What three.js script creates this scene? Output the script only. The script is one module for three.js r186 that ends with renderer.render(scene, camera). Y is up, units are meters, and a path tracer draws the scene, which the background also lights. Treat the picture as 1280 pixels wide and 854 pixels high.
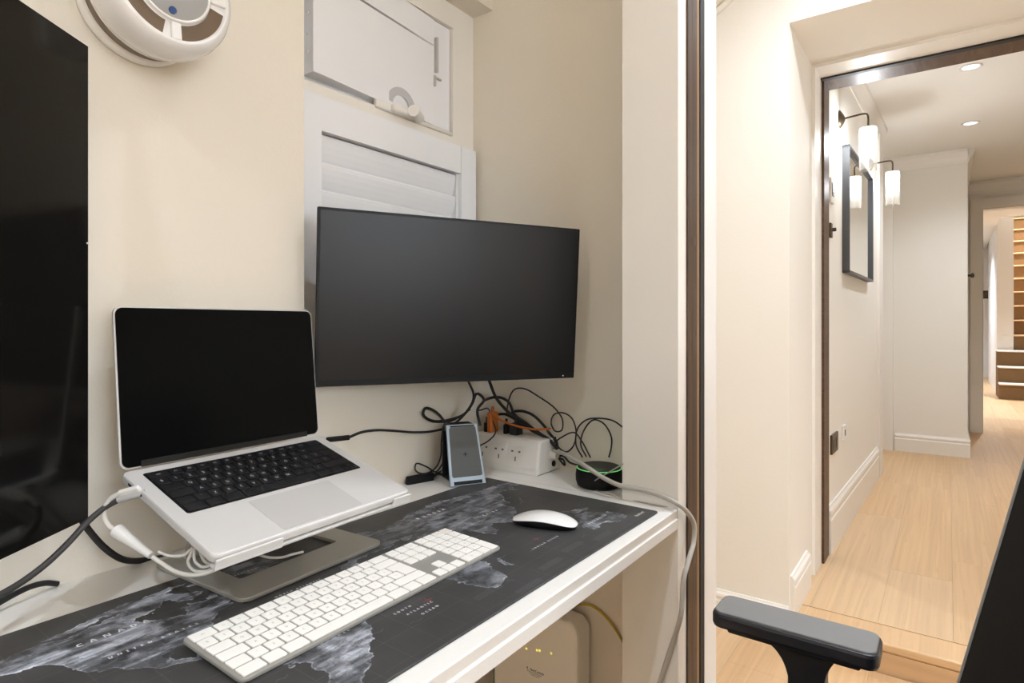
import * as THREE from 'three';
import { RoundedBoxGeometry } from 'three/addons/geometries/RoundedBoxGeometry.js';
import { mergeGeometries } from 'three/addons/utils/BufferGeometryUtils.js';
import { RectAreaLightUniformsLib } from 'three/addons/lights/RectAreaLightUniformsLib.js';

// ------------------------------------------------------------------ camera, sky, light, exposure
const V3 = (x, y, z) => new THREE.Vector3(x, y, z);
const scene = new THREE.Scene();
const FOC = 752, HZ = 405, CAM = V3(0, 1.095, 0.951), TH = Math.atan2(752, 545);
const SN = Math.sin(TH), CS = Math.cos(TH);
const camera = new THREE.PerspectiveCamera(2 * Math.atan(427 / FOC) * 180 / Math.PI, 1280 / 854, 0.02, 60);
camera.position.copy(CAM);
camera.lookAt(CAM.x + SN, CAM.y, CAM.z - CS);
camera.setViewOffset(1280, 854, 0, 427 - HZ, 1280, 854);
scene.add(camera);

const renderer = new THREE.WebGLRenderer({ antialias: true });
renderer.toneMapping = THREE.LinearToneMapping;
renderer.toneMappingExposure = 1.0;
renderer.shadowMap.enabled = true;
RectAreaLightUniformsLib.init();
scene.background = new THREE.Color().setRGB(0.86, 0.93, 1.0);
scene.backgroundIntensity = 10.0;

const WARM = new THREE.Color().setRGB(1.0, 0.98, 0.94), NEUT = new THREE.Color().setRGB(0.90, 1.0, 1.13);
const LAMP_A = 5.9, LAMP_B = 9, LAMP_C = 9, LAMP_D = 2.9, LAMP_HALL = 3.4, LAMP_FAR = 20, LAMP_WALL = 0.38;

// ------------------------------------------------------------------ helpers
const used = new Map();
function numbered(n) { const k = used.get(n) || 0; used.set(n, k + 1); return k ? n + '_' + String(k).padStart(3, '0') : n; }
function tag(o, label, category, group) { o.userData.label = label; o.userData.category = category; if (group) o.userData.group = group; return o; }
function obj(name, geo, mat, parent) {
  const g = Array.isArray(geo) ? (geo.length > 1 ? merge(geo) : geo[0]) : geo;
  const m = new THREE.Mesh(g, mat); m.castShadow = m.receiveShadow = true;
  m.name = parent ? name : numbered(name); (parent || scene).add(m); return m;
}
function merge(list) {
  const l = list.map(g => { const q = g.index ? g.toNonIndexed() : g; for (const k of Object.keys(q.attributes)) if (!['position', 'normal', 'uv'].includes(k)) q.deleteAttribute(k); return q; });
  return mergeGeometries(l);
}
function thing(name, label, category, pos = [0, 0, 0], turn = 0, group) {
  const g = new THREE.Group(); g.name = numbered(name); scene.add(g); g.position.set(...pos); g.rotation.y = turn;
  return tag(g, label, category, group);
}
function struct(name, geo, mat, parent) { const m = obj(name, geo, mat, parent); if (!parent) m.userData.kind = 'structure'; return m; }
function structGroup(name) { const g = new THREE.Group(); g.name = numbered(name); g.userData.kind = 'structure'; scene.add(g); return g; }
function metreUV(g) {       // uv in metres by the way a face points
  const q = g.index ? g.toNonIndexed() : g, p = q.attributes.position, n = q.attributes.normal, uv = new Float32Array(p.count * 2);
  for (let i = 0; i < p.count; i++) {
    const ax = Math.abs(n.getX(i)), ay = Math.abs(n.getY(i)), az = Math.abs(n.getZ(i));
    if (ay >= ax && ay >= az) { uv[2 * i] = p.getX(i); uv[2 * i + 1] = p.getZ(i); } else if (ax >= az) { uv[2 * i] = p.getZ(i); uv[2 * i + 1] = p.getY(i); } else { uv[2 * i] = p.getX(i); uv[2 * i + 1] = p.getY(i); }
  }
  q.setAttribute('uv', new THREE.BufferAttribute(uv, 2)); return q;
}
const bx = (x0, x1, y0, y1, z0, z1) => metreUV(new THREE.BoxGeometry(x1 - x0, y1 - y0, z1 - z0).translate((x0 + x1) / 2, (y0 + y1) / 2, (z0 + z1) / 2));
const rb = (w, h, d, r, x = 0, y = 0, z = 0, s = 2) => new RoundedBoxGeometry(w, h, d, s, r).translate(x, y, z);
const cyl = (r0, r1, h, x = 0, y = 0, z = 0, seg = 28) => new THREE.CylinderGeometry(r0, r1, h, seg).translate(x, y, z);
const lathe = (pts, seg = 48) => new THREE.LatheGeometry(pts.map(p => new THREE.Vector2(p[0], p[1])), seg);
function rrect(w, h, r, cx = 0, cy = 0, cls = THREE.Shape) {
  const s = new cls(), a = cx - w / 2, b = cx + w / 2, c = cy - h / 2, d = cy + h / 2, k = Math.PI / 2;
  s.moveTo(a + r, c); s.lineTo(b - r, c); s.absarc(b - r, c + r, r, -k, 0, false); s.lineTo(b, d - r); s.absarc(b - r, d - r, r, 0, k, false);
  s.lineTo(a + r, d); s.absarc(a + r, d - r, r, k, 2 * k, false); s.lineTo(a, c + r); s.absarc(a + r, c + r, r, 2 * k, 3 * k, false); return s;
}
// plate lying flat: outline in x-z, thickness along y from y=0 up
function plate(shape, t, bevel = 0, seg = 5) {
  const g = new THREE.ExtrudeGeometry(shape, { depth: t - 2 * bevel, bevelEnabled: bevel > 0, bevelThickness: bevel, bevelSize: bevel, bevelOffset: -bevel, bevelSegments: 2, curveSegments: seg });
  return g.translate(0, 0, bevel).rotateX(-Math.PI / 2);
}
// pixel of the photograph to a place: a direction met with a plane, or a distance along the view
function ray(u, v) { const x = (u - 640) / FOC, y = -(v - HZ) / FOC; return V3(x * CS + SN, y, x * SN - CS); }
const atD = (u, v, d) => ray(u, v).multiplyScalar(d).add(CAM);
const onX = (u, v, x) => { const r = ray(u, v); return r.multiplyScalar(x / r.x).add(CAM); };
const onY = (u, v, y) => { const r = ray(u, v); return r.multiplyScalar((y - CAM.y) / r.y).add(CAM); };
const onZ = (u, v, z) => { const r = ray(u, v); return r.multiplyScalar((z - CAM.z) / r.z).add(CAM); };
const tube = (pts, r, seg = 60, rs = 10) => new THREE.TubeGeometry(new THREE.CatmullRomCurve3(pts, false, 'centripetal'), seg, r, rs, false);
function between(a, b, geoY) {    // turns geometry along +y (0..1 centred) to run from a to b
  const d = b.clone().sub(a), q = new THREE.Quaternion().setFromUnitVectors(V3(0, 1, 0), d.clone().normalize());
  return geoY.applyQuaternion(q).translate((a.x + b.x) / 2, (a.y + b.y) / 2, (a.z + b.z) / 2);
}
let seed = 7; const rnd = () => { seed = (seed * 1664525 + 1013904223) >>> 0; return seed / 4294967296; };
const hsh = (x, y) => { let h = (x * 374761393 + y * 668265263) | 0; h = (h ^ (h >>> 13)) * 1274126177 | 0; return ((h ^ (h >>> 16)) >>> 0) / 4294967296; };
function vn(x, y) { const i = Math.floor(x), j = Math.floor(y), a = x - i, b = y - j, s = a * a * (3 - 2 * a), t = b * b * (3 - 2 * b); return (hsh(i, j) * (1 - s) + hsh(i + 1, j) * s) * (1 - t) + (hsh(i, j + 1) * (1 - s) + hsh(i + 1, j + 1) * s) * t; }
const fbm = (x, y, o = 4) => { let v = 0, a = .5; for (let k = 0; k < o; k++) { v += a * vn(x, y); x *= 2.03; y *= 2.03; a *= .5; } return v; };
function dataTex(w, h, fn, srgb = true) {
  const d = new Uint8Array(w * h * 4);
  for (let j = 0; j < h; j++) for (let i = 0; i < w; i++) { const c = fn(i, j), k = 4 * (j * w + i); d[k] = c[0]; d[k + 1] = c[1]; d[k + 2] = c[2]; d[k + 3] = 255; }
  const t = new THREE.DataTexture(d, w, h, THREE.RGBAFormat); t.magFilter = THREE.LinearFilter; t.minFilter = THREE.LinearFilter; t.wrapS = t.wrapT = THREE.RepeatWrapping;
  if (srgb) t.colorSpace = THREE.SRGBColorSpace; t.needsUpdate = true; return t;
}
function canvasTex(w, h, draw) { const c = document.createElement('canvas'); c.width = w; c.height = h; draw(c.getContext('2d'), w, h); const t = new THREE.CanvasTexture(c); t.colorSpace = THREE.SRGBColorSpace; return t; }
const grey = v => [v, v, v];

// ------------------------------------------------------------------ materials
const wallBump = dataTex(256, 256, (i, j) => grey(255 * (0.6 * vn(i / 2.0, j / 2.0) + 0.4 * vn(i / 7 + 50, j / 7))), false);
wallBump.repeat.set(5, 5);
function M(c, roughness = 0.5, metalness = 0, more = {}) {
  const color = Array.isArray(c) ? new THREE.Color().setRGB(...c) : new THREE.Color(c);
  return new THREE.MeshPhysicalMaterial({ color, roughness, metalness, ...more });
}
const m = {
  wall: M('#ece3d4', 0.75, 0, { bumpMap: wallBump, bumpScale: 0.00025 }),
  wallHall: M('#f0eae0', 0.75, 0, { bumpMap: wallBump, bumpScale: 0.00025 }),
  ceiling: M('#f0ebe3', 0.85),
  white: M('#ece8e3', 0.42),
  trim: M('#f0eae1', 0.45),
  shutter: M('#f2f2f4', 0.4),
  desk: M('#ece8e2', 0.32, 0, { bumpMap: wallBump, bumpScale: 0.0001 }),
  alu: M([0.62, 0.60, 0.575], 0.42, 0.4),
  aluBright: M([0.66, 0.635, 0.61], 0.45, 0.15),
  aluDark: M([0.46, 0.44, 0.40], 0.40, 0.45),
  screen: M([0.004, 0.004, 0.004], 0.16, 0, { specularIntensity: 0.08 }),
  screenTV: M([0.006, 0.0055, 0.005], 0.12, 0, { specularIntensity: 0.5 }),
  screenMatte: M([0.010, 0.009, 0.0085], 0.33, 0, { specularIntensity: 0.6 }),
  black: M([0.008, 0.008, 0.009], 0.45, 0, { specularIntensity: .5 }),
  blackRub: M([0.013, 0.013, 0.014], 0.6),
  greyRub: M([0.045, 0.042, 0.040], 0.55),
  plugWhite: M('#eeeae4', 0.35),
  cableWhite: M('#e2dcd2', 0.45),
  cableGrey: M('#b9b3a9', 0.5),
  orange: M([0.62, 0.17, 0.03], 0.5),
  yellow: M([0.55, 0.36, 0.02], 0.5),
  bronze: M([0.10, 0.075, 0.045], 0.35, 0.85),
  darkMetal: M([0.09, 0.085, 0.08], 0.4, 0.6),
  frameGrey: M([0.085, 0.088, 0.095], 0.45, 0.2),
  mirror: M([0.92, 0.92, 0.90], 0.015, 1),
  glass: new THREE.MeshPhysicalMaterial({ color: '#ffffff', roughness: 0.02, transmission: 1, thickness: 0, ior: 1.45 }),
  dark_gap: M([0.018, 0.014, 0.012], 0.7),
  shadowGap: M([0.012, 0.010, 0.010], 0.6),
};
function woodTex(base, vary, sx, sy, dark = 26) {
  return dataTex(512, 512, (i, j) => {
    const g = fbm(i / 512 * sx + 3, j / 512 * sy + fbm(i / 90, j / 60, 2) * 2.2, 4), f = vn(i / 3, j / 1.2) * .25, k = (g - .5) * vary + (f - .12) * vary * .5;
    const p = Math.pow(Math.max(0, vn(i / 46 + 11, j / 9 + 5) - .82) * 5, 2) * dark;
    return base.map((b, q) => Math.max(0, Math.min(255, b + k * (q === 2 ? .8 : 1) - p)));
  });
}
const oakTex = woodTex([216, 182, 142], 24, 3, 40, 16);
const oakMats = [0, 1, 2, 3].map(k => { const t = oakTex.clone(); t.repeat.set(0.55, 2.4); t.offset.set(k * .27, k * .41); t.needsUpdate = true; return M(['#ffffff', '#fbf7f2', '#fffaf2', '#f6f0e8'][k], 0.42, 0, { map: t }); });
const walnutTex = woodTex([72, 51, 36], 64, 30, 3, 34); walnutTex.repeat.set(8, 1.6);
m.walnut = M('#ffffff', 0.5, 0, { map: walnutTex });
m.walnutLight = M([0.30, 0.185, 0.098], 0.45);
const frameTex = woodTex([88, 66, 50], 36, 4, 30, 20); frameTex.repeat.set(3, 3);
m.frameWood = M('#ffffff', 0.42, 0, { map: frameTex, specularIntensity: .45 });
const carpetTex = dataTex(128, 128, (i, j) => { const v = 0.75 + 0.4 * hsh(i, j); return [128 * v, 98 * v, 64 * v]; }); carpetTex.repeat.set(6, 6);
m.carpet = M('#ffffff', 0.95, 0, { map: carpetTex });
const fabricTex = dataTex(256, 256, (i, j) => { const v = 20 + 16 * hsh(i >> 1, j >> 1) + 10 * vn(i / 5, j / 5); return [v * 1.02, v * .97, v * .95]; }); fabricTex.repeat.set(7, 7);
m.fabric = M('#777472', 0.95, 0, { map: fabricTex, specularIntensity: .15 });

// ------------------------------------------------------------------ the room
const FL = 0, HF = 0.095, CE = 2.5, HC = 2.4, DESK = 0.75;
function planks(parent, x0, x1, z0, z1, top, w, len) {
  let row = 0;
  for (let z = z0; z < z1 - 0.01; z += w, row++) {
    let x = x0 - ((row * 0.37) % 1) * len;
    for (; x < x1; x += len) {
      const a = Math.max(x, x0), b = Math.min(x + len, x1), zz = Math.min(z + w, z1); if (b - a < 0.03) continue;
      const g = bx(a + .0003, b - .0003, top - .014, top, z + .0003, zz - .0003);
      obj('plank', g, oakMats[Math.floor(rnd() * 4)], parent);
    }
  }
}
const floor = structGroup('floor');
obj('subfloor', bx(-1.7, 2.21, -0.12, -0.0145, -0.3, 3.5), m.walnutLight, floor);
planks(floor, -1.6, 2.205, -0.2, 3.4, FL, 0.19, 1.9);
const hallFloor = structGroup('floor');
obj('subfloor', bx(2.23, 15.2, -0.12, HF - .0145, -0.6, 3.6), m.walnutLight, hallFloor);
planks(hallFloor, 2.345, 7.15, 0.35, 2.0, HF, 0.205, 2.1);
planks(hallFloor, 7.15, 15.0, 0.35, 3.5, HF, 0.205, 2.1);
struct('trim_1', [new RoundedBoxGeometry(0.135, 0.03, 1.1, 2, 0.008).translate(2.2775, HF - .015, 1.04)].map(metreUV), oakMats[2]);
struct('trim_2', bx(2.21, 2.232, -0.01, HF - .03, 0.49, 1.6), oakMats[3]);

// back wall with the window recess
const RX0 = 0.666, RX1 = 1.227, RZ = -0.077, LINT = 1.903, SILL = 1.0;
struct('wall_back', [bx(-1.7, RX0, 0, CE, -0.3, 0), bx(RX0, 1.3, 0, SILL, -0.3, 0), bx(RX0, 1.3, LINT, CE, -0.3, 0), bx(RX0, 1.3, SILL, LINT, -0.3, RZ - .01), bx(1.3, 2.3, 0, CE, -0.3, 0)], m.wall);
struct('wall_right', [bx(RX1, 1.3, 0, CE, -0.077, 0.5)], m.wall);
struct('wall_pier', [bx(1.086, RX1, 0, CE, 0.432, 0.5), bx(1.086, 1.128, 0, CE, 0.5, 0.545)], m.trim);
const door1 = structGroup('door_1');
obj('hardwood_edge', bx(1.128, 1.179, 0.002, 2.44, 0.5, 0.549), m.walnut, door1);
obj('bead', bx(1.179, 1.197, 0.002, 2.44, 0.5, 0.5475), m.walnutLight, door1);
obj('dark_gap', bx(1.197, 1.221, 0.002, 2.44, 0.5, 0.5495), m.dark_gap, door1);  // shaded gap between bead and leaf, painted as a black strip
obj('leaf', bx(1.221, 1.296, 0.002, 2.44, 0.5, 0.55), m.white, door1);
// wall with the opening to the hall
const WC = 2.22, OZ = 0.512, SOF = 2.124, WB = 2.64;
struct('wall_opening', [bx(WC, WB, 0, CE, -0.3, OZ), bx(WC, WB, SOF, CE, OZ, 1.5), bx(WC, WB, 0, CE, 1.5, 3.5)], m.wallHall);
const WX0 = -0.95, WX1 = 0.5, WY0 = 0.95, WY1 = 2.15, WXM = (WX0 + WX1) / 2;
struct('wall_rear', [bx(-1.7, WX0, 0, CE, 3.4, 3.6), bx(WX1, WB, 0, CE, 3.4, 3.6), bx(WX0, WX1, 0, WY0, 3.4, 3.6), bx(WX0, WX1, WY1, CE, 3.4, 3.6)], m.wall);
struct('wall_left', bx(-1.9, -1.6, 0, CE, -0.3, 3.6), m.wall);
struct('ceiling', bx(-1.9, WB, CE, CE + .2, -0.3, 3.6), m.ceiling);
const w2 = structGroup('added_window_2');  // added unseen window, put in to light the alcove from behind the camera
obj('window_frame', [bx(WX0, WX1, WY0, WY0 + .06, 3.43, 3.5), bx(WX0, WX1, WY1 - .06, WY1, 3.43, 3.5), bx(WX0, WX0 + .06, WY0 + .06, WY1 - .06, 3.43, 3.5), bx(WX1 - .06, WX1, WY0 + .06, WY1 - .06, 3.43, 3.5), bx(WXM - .03, WXM + .03, WY0 + .06, WY1 - .06, 3.43, 3.5)], m.white, w2);
obj('pane', bx(WX0 + .06, WXM - .03, WY0 + .06, WY1 - .06, 3.46, 3.464), m.glass, w2);
obj('pane', bx(WXM + .03, WX1 - .06, WY0 + .06, WY1 - .06, 3.46, 3.464), m.glass, w2);
// sloping soffit (underside of a stair) with its bead, seen above the alcove door
{
  const a = onX(893, 18, WC), b = onX(914, 0, WC), k = (b.y - a.y) / (b.z - a.z), zA = 0.0, zB = 0.66, yA = a.y + (zA - a.z) * k, yB = a.y + (zB - a.z) * k;
  const sh = new THREE.Shape(); sh.moveTo(zA, yA + .012); sh.lineTo(zB, yB + .012); sh.lineTo(zB, CE); sh.lineTo(zA, CE);
  const g = new THREE.ExtrudeGeometry(sh, { depth: 0.92, bevelEnabled: false }).rotateY(-Math.PI / 2).translate(WC, 0, 0);
  struct('trim_3', metreUV(g), m.wall);
  struct('trim_4', between(V3(WC - .008, yA, zA), V3(WC - .008, yB, zB), new THREE.CylinderGeometry(.011, .011, Math.hypot(yB - yA, zB - zA), 12)), m.trim);
}
// skirting boards: profile extruded along a run
function skirtGeo(len, h, t) {
  const s = new THREE.Shape();
  [[0, 0], [t, 0], [t, h * .70], [t * .80, h * .735], [t * .80, h * .80], [t, h * .83], [t * .9, h * .90], [t * .5, h * .955], [t * .35, h], [0, h]].forEach((p, i) => i ? s.lineTo(...p) : s.moveTo(...p));
  return new THREE.ExtrudeGeometry(s, { depth: len, bevelEnabled: false });   // runs along +z, stands out to +x
}
struct('baseboard_opening', skirtGeo(OZ + .0, 0.13, 0.016).rotateY(Math.PI).translate(WC, 0, OZ), m.trim);
struct('baseboard_reveal', skirtGeo(0.29, 0.135, 0.018).rotateY(-Math.PI / 2).translate(WC + .01 + .29, HF, OZ), m.trim);
// door lining towards the hall
struct('trim_5', [bx(WB, 2.79, 0, CE, 0.3, OZ + .012), bx(WB, 2.79, SOF - .012, CE, OZ + .012, 1.5), bx(WB, 2.79, 0, CE, 1.488, 1.6)], m.trim);
struct('trim_6', [bx(2.79, 2.915, HF + .001, SOF - .018, 0.42, OZ + .022), bx(2.79, 2.915, SOF - .018, SOF + .05, 0.42, 1.5)].map(metreUV), m.frameWood);
struct('trim_7', [bx(2.765, 2.79, SOF - .019, SOF - .011, OZ + .012, 1.49)], m.shadowGap);  // black strip painted where a shadow gap runs along the lintel

// ------------------------------------------------------------------ the hall (turned a little to the room)
const W0 = onY(1038.6, 692.2, HF), PH = 0.03094;
const HE = V3(Math.cos(PH), 0, Math.sin(PH)), HN = V3(-Math.sin(PH), 0, Math.cos(PH));
const H = (s, y, n) => V3(W0.x, y, W0.z).addScaledVector(HE, s).addScaledVector(HN, n);
function hallGeo(g, s = 0, y = 0, n = 0) { const p = H(s, y, n); return g.rotateY(-PH).translate(p.x, p.y, p.z); }
const hb = (s0, s1, y0, y1, n0, n1) => hallGeo(bx(s0, s1, y0, y1, n0, n1));
const NW = -0.012;
struct('wall_hall', [bx(WB, 2.92, 0, HC + .1, 0.2, 0.44), hb(-0.06, 1.62, 0, HC, -0.25, NW)], m.wallHall);
struct('trim_8', [hb(1.62, 1.80, HF, HC, -0.25, 0.004)], m.trim);
struct('baseboard_hall', hallGeo(skirtGeo(1.63, 0.205, 0.016).rotateY(-Math.PI / 2).translate(1.61, 0, 0), 0, HF, NW), m.trim);
{ // cornice
  const s = new THREE.Shape(); [[0, 0], [.006, 0], [.01, .02], [.022, .05], [.04, .075], [.042, .10], [0, .10]].forEach((p, i) => i ? s.lineTo(...p) : s.moveTo(...p));
  const run = len => new THREE.ExtrudeGeometry(s, { depth: len, bevelEnabled: false });
  struct('trim_9', hallGeo(run(1.86).rotateY(-Math.PI / 2).translate(1.80, 0, 0), 0, HC - .10, NW), m.trim);
  struct('trim_10', [run(0.74).rotateY(Math.PI).translate(5.635, HC - .1, 1.07), run(1.4).rotateY(-Math.PI / 2).translate(7.03, HC - .1, 1.07)], m.trim);
  struct('trim_11', run(0.9).rotateY(Math.PI).translate(7.0, HC - .1, 2.0), m.trim);
}
struct('wall_pier', [bx(5.635, 7.0, 0, HC, 0.2, 1.07)], m.wallHall);
struct('trim_12', bx(5.60, 5.635, HF, HC, 0.33, 0.60), m.trim);
struct('baseboard_pier', [skirtGeo(0.475, 0.14, 0.016).rotateY(Math.PI).translate(5.635, HF, 1.086), skirtGeo(1.36, 0.14, 0.016).rotateY(-Math.PI / 2).translate(7.0, HF, 1.07)], m.trim);
struct('wall_hall_far', [bx(4.4, 4.71, 0, HC, -0.1, 0.5), bx(4.6, 5.7, 0, HC, -0.1, 0.1)], m.wallHall);
struct('wall_hall_right', [bx(2.79, 7.0, 0, HC, 1.95, 2.15), bx(2.79, 2.99, 0, HC, 1.5, 1.95)], m.wallHall);
struct('ceiling_hall', bx(2.5, 7.12, HC, HC + .2, -0.2, 2.2), m.ceiling);
// doorway to the stair hall
struct('wall_hall_end', [bx(7.0, 7.12, 0, 2.5, -0.2, 1.21), bx(7.0, 7.12, 2.15, 2.5, 1.21, 2.2), bx(7.0, 7.12, 0, 2.5, 2.05, 3.6)], m.wallHall);
struct('trim_13', [bx(6.975, 7.0, HF, 2.24, 1.118, 1.207), bx(6.975, 7.0, 2.152, 2.24, 1.207, 2.05), bx(7.0, 7.13, HF, 2.152, 1.195, 1.212), bx(7.0, 7.13, 2.145, 2.155, 1.212, 2.05)], m.trim);
struct('wall_stair_hall', [bx(14.35, 14.5, 0, 4.4, -0.5, 3.6), bx(7.12, 14.5, 0, 4.4, 0.0, 0.2), bx(7.12, 14.5, 0, 4.4, 3.4, 3.6), bx(13.2, 14.35, HF, 4.4, 1.56, 1.65)], m.white);
struct('ceiling_stair_hall', [bx(7.12, 10.2, 2.5, 2.7, 0.2, 3.6), bx(10.2, 14.5, 4.2, 4.4, 0.2, 3.6), bx(10.2, 14.5, 2.5, 2.7, 0.2, 1.514), bx(10.1, 10.2, 2.5, 4.4, 0.2, 3.6)], m.ceiling);
struct('baseboard_stair_hall', bx(14.335, 14.35, HF, HF + .14, 0.2, 3.4), m.trim);
struct('wall_stair_side', [bx(10.955, 13.2, 0.1, 4.2, 1.514, 1.697)], m.white);

// staircase
{
  const rise = 0.2115, go = 0.22;
  const lower = thing('stair_steps', 'three wide brown carpeted bottom steps beyond the far doorway', 'steps', [10.28, HF, 1.5]);
  const upper = thing('staircase', 'upper flight of golden stairs rising behind the white stair wall', 'staircase', [10.28, HF, 1.5]);
  for (let k = 0; k < 13; k++) {
    const z0 = k < 3 ? 0.0 : 0.203, x0 = k * go + (k < 3 ? 0 : .01);
    const st = obj('step', bx(x0, x0 + go + (k === 2 ? 0 : .008), k < 3 ? 0 : k * rise - .12, (k + 1) * rise - .02, z0, 1.5), m.carpet, k < 3 ? lower : upper);
    obj('nosing', metreUV(rb(go + .03, 0.022, 1.5 - z0, .009, x0 + go / 2 - .015, (k + 1) * rise - .011, (z0 + 1.5) / 2)), k < 3 ? m.trim : oakMats[2], st);
  }
}

// ------------------------------------------------------------------ lamps of the place
function downlight(x, y, z, power, col, label, group, spread = 1.15, lightR = 0.035) {
  const t = thing('ceiling_downlight', label, 'downlight', [x, y, z], 0, group);
  obj('bezel', lathe([[.036, -.001], [.046, -.006], [.05, -.003], [.05, 0], [.036, 0]], 32), m.white, t);
  const e = M('#ffffff', 0.6, 0, { emissive: col.clone(), emissiveIntensity: 1.2 });
  obj('lamp', lathe([[0, -.0015], [.036, -.0015]], 32), e, t);
  const l = new THREE.SpotLight(col.clone(), power, 0, spread, 0.9, 2); l.name = 'lamp_light'; l.position.set(0, -0.012, 0); l.castShadow = true; l.shadow.radius = lightR / .02;
  l.target.position.set(0, -1, 0); t.add(l); t.add(l.target); return t;
}
downlight(1.74, CE, 0.96, LAMP_A, NEUT, 'ceiling downlight in the room near the opening to the hall', 'room downlights', 1.5);
downlight(-0.9, CE, 0.85, LAMP_B, NEUT, 'added unseen ceiling downlight near the left wall to brighten the alcove', 'room downlights');  // added lamp, brightens the alcove side wall from the left
downlight(1.5, CE, 2.6, LAMP_C, NEUT, 'ceiling downlight in the room near the rear wall', 'room downlights');
downlight(0.8, CE, 1.15, LAMP_D, NEUT, 'ceiling downlight in the room above the office chair', 'room downlights');
downlight(3.84, HC, 1.043, LAMP_HALL, NEUT, 'ceiling downlight in the hall closer to the wall lamps', 'hall downlights');
downlight(4.915, HC, 1.069, LAMP_HALL, NEUT, 'ceiling downlight in the hall closer to the far doorway', 'hall downlights');
downlight(8.6, 2.5, 1.4, LAMP_FAR, NEUT, 'ceiling downlight in front of the staircase', 'stair hall downlights');
downlight(12.0, 2.5, 0.9, LAMP_FAR, NEUT, 'ceiling downlight over the passage beside the staircase', 'stair hall downlights');
downlight(11.6, 4.2, 2.3, LAMP_FAR * 3, WARM, 'ceiling downlight above the staircase', 'stair hall downlights');

// wall lamps
function sconce(s, label) {
  const p = H(s, 0, NW), t = thing('wall_lamp', label, 'wall lamp', [p.x, 2.063, p.z], -PH, 'pair of frosted wall lamps beside the mirror');
  obj('backplate', lathe([[0, .022], [.012, .022], [.03, .012], [.042, .004], [.042, 0], [0, 0]], 32).rotateX(Math.PI / 2), m.bronze, t);
  obj('arm', tube([V3(0, 0, .015), V3(0, .004, .06), V3(0, .006, .095), V3(0, .002, .112), V3(0, -.012, .117), V3(0, -.06, .117)], .0045, 40, 8), m.bronze, t);
  obj('cap', lathe([[0, .004], [.03, .004], [.034, 0], [0, 0]], 28).translate(0, -.066, .117), m.bronze, t);
  const sh = new THREE.MeshPhysicalMaterial({ color: '#f6f4f0', roughness: 0.28, transmission: 1, thickness: 0, emissive: new THREE.Color().setRGB(1, .97, .93), emissiveIntensity: 0.16 });
  obj('glass_shade', lathe([[.030, 0], [.0355, 0], [.0365, -.004], [.0365, -.196], [.0335, -.196], [.0335, -.006]], 36).translate(0, -.062, .117), sh, t);
  obj('bulb', lathe([[0, .0], [.012, 0], [.021, -.02], [.024, -.05], [.019, -.075], [0, -.088]], 24).translate(0, -.068, .117), M('#ffffff', .5, 0, { emissive: new THREE.Color().setRGB(1, .95, .88), emissiveIntensity: 5 }), t);
  const l = new THREE.PointLight(new THREE.Color().setRGB(.95, 1, 1.06), LAMP_WALL, 0, 2); l.name = 'lamp_light'; l.position.set(0, -.112, .117); l.castShadow = true; l.shadow.radius = 1; t.add(l);
}
sconce(0.283, 'frosted glass wall lamp beside the opening, before the mirror');
sconce(1.30, 'frosted glass wall lamp past the mirror, by the wall end');

// mirror
{
  const s0 = .35, s1 = 1.19, y0 = 1.342, y1 = 1.957, p = H((s0 + s1) / 2, 0, NW), w = s1 - s0, h = y1 - y0;
  const t = thing('wall_mirror', 'rectangular mirror in a deep charcoal tray frame on the hall wall', 'mirror', [p.x, y0, p.z], -PH);
  const f = (n, x0, x1, a, b) => obj(n, bx(x0, x1, a, b, 0, .032), m.frameGrey, t);
  f('frame_side', -w / 2, -w / 2 + .012, 0, h); f('frame_side', w / 2 - .012, w / 2, 0, h); f('frame_rail', -w / 2, w / 2, 0, .012); f('frame_rail', -w / 2, w / 2, h - .012, h);
  obj('backing', bx(-w / 2 + .01, w / 2 - .01, .01, h - .01, 0, .006), m.frameGrey, t);
  obj('mirror_glass', bx(-w / 2 + .0125, w / 2 - .0125, .0125, h - .0125, .0065, .018), m.mirror, t);
}
function wallPlate(name, label, cat, s, y, w, h, mat, fn) {
  const p = H(s, 0, NW), t = thing(name, label, cat, [p.x, y, p.z], -PH); obj('plate', rb(w, h, .01, .003, 0, h / 2, .005), mat, t); fn && fn(t); return t;
}
wallPlate('light_switch', 'pale wall control with a dark display beside the hall opening', 'switch', 0.06, 1.63, .07, .11, m.white, t => obj('display', bx(-.02, .02, .03, .09, .0101, .0125), m.darkMetal, t));
wallPlate('light_switch', 'bronze dimmer knob on the hall wall under the control', 'switch', 0.04, 1.475, .035, .065, m.bronze, t => obj('knob', cyl(.008, .008, .016, 0, 0, 0).rotateX(Math.PI / 2).translate(0, .035, .018), m.darkMetal, t));
wallPlate('wall_socket', 'bronze double wall socket low on the hall wall', 'socket', 0.12, 0.515, .146, .086, m.bronze, t => { for (const x of [-.036, .036]) obj('outlet', bx(x - .02, x + .02, .02, .066, .0101, .0115), m.darkMetal, t); });
wallPlate('wall_socket', 'small white data socket beside the bronze socket', 'socket', 0.37, 0.535, .07, .07, m.white, t => obj('port', bx(-.01, .01, .02, .048, .0101, .0115), m.darkMetal, t));
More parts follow.
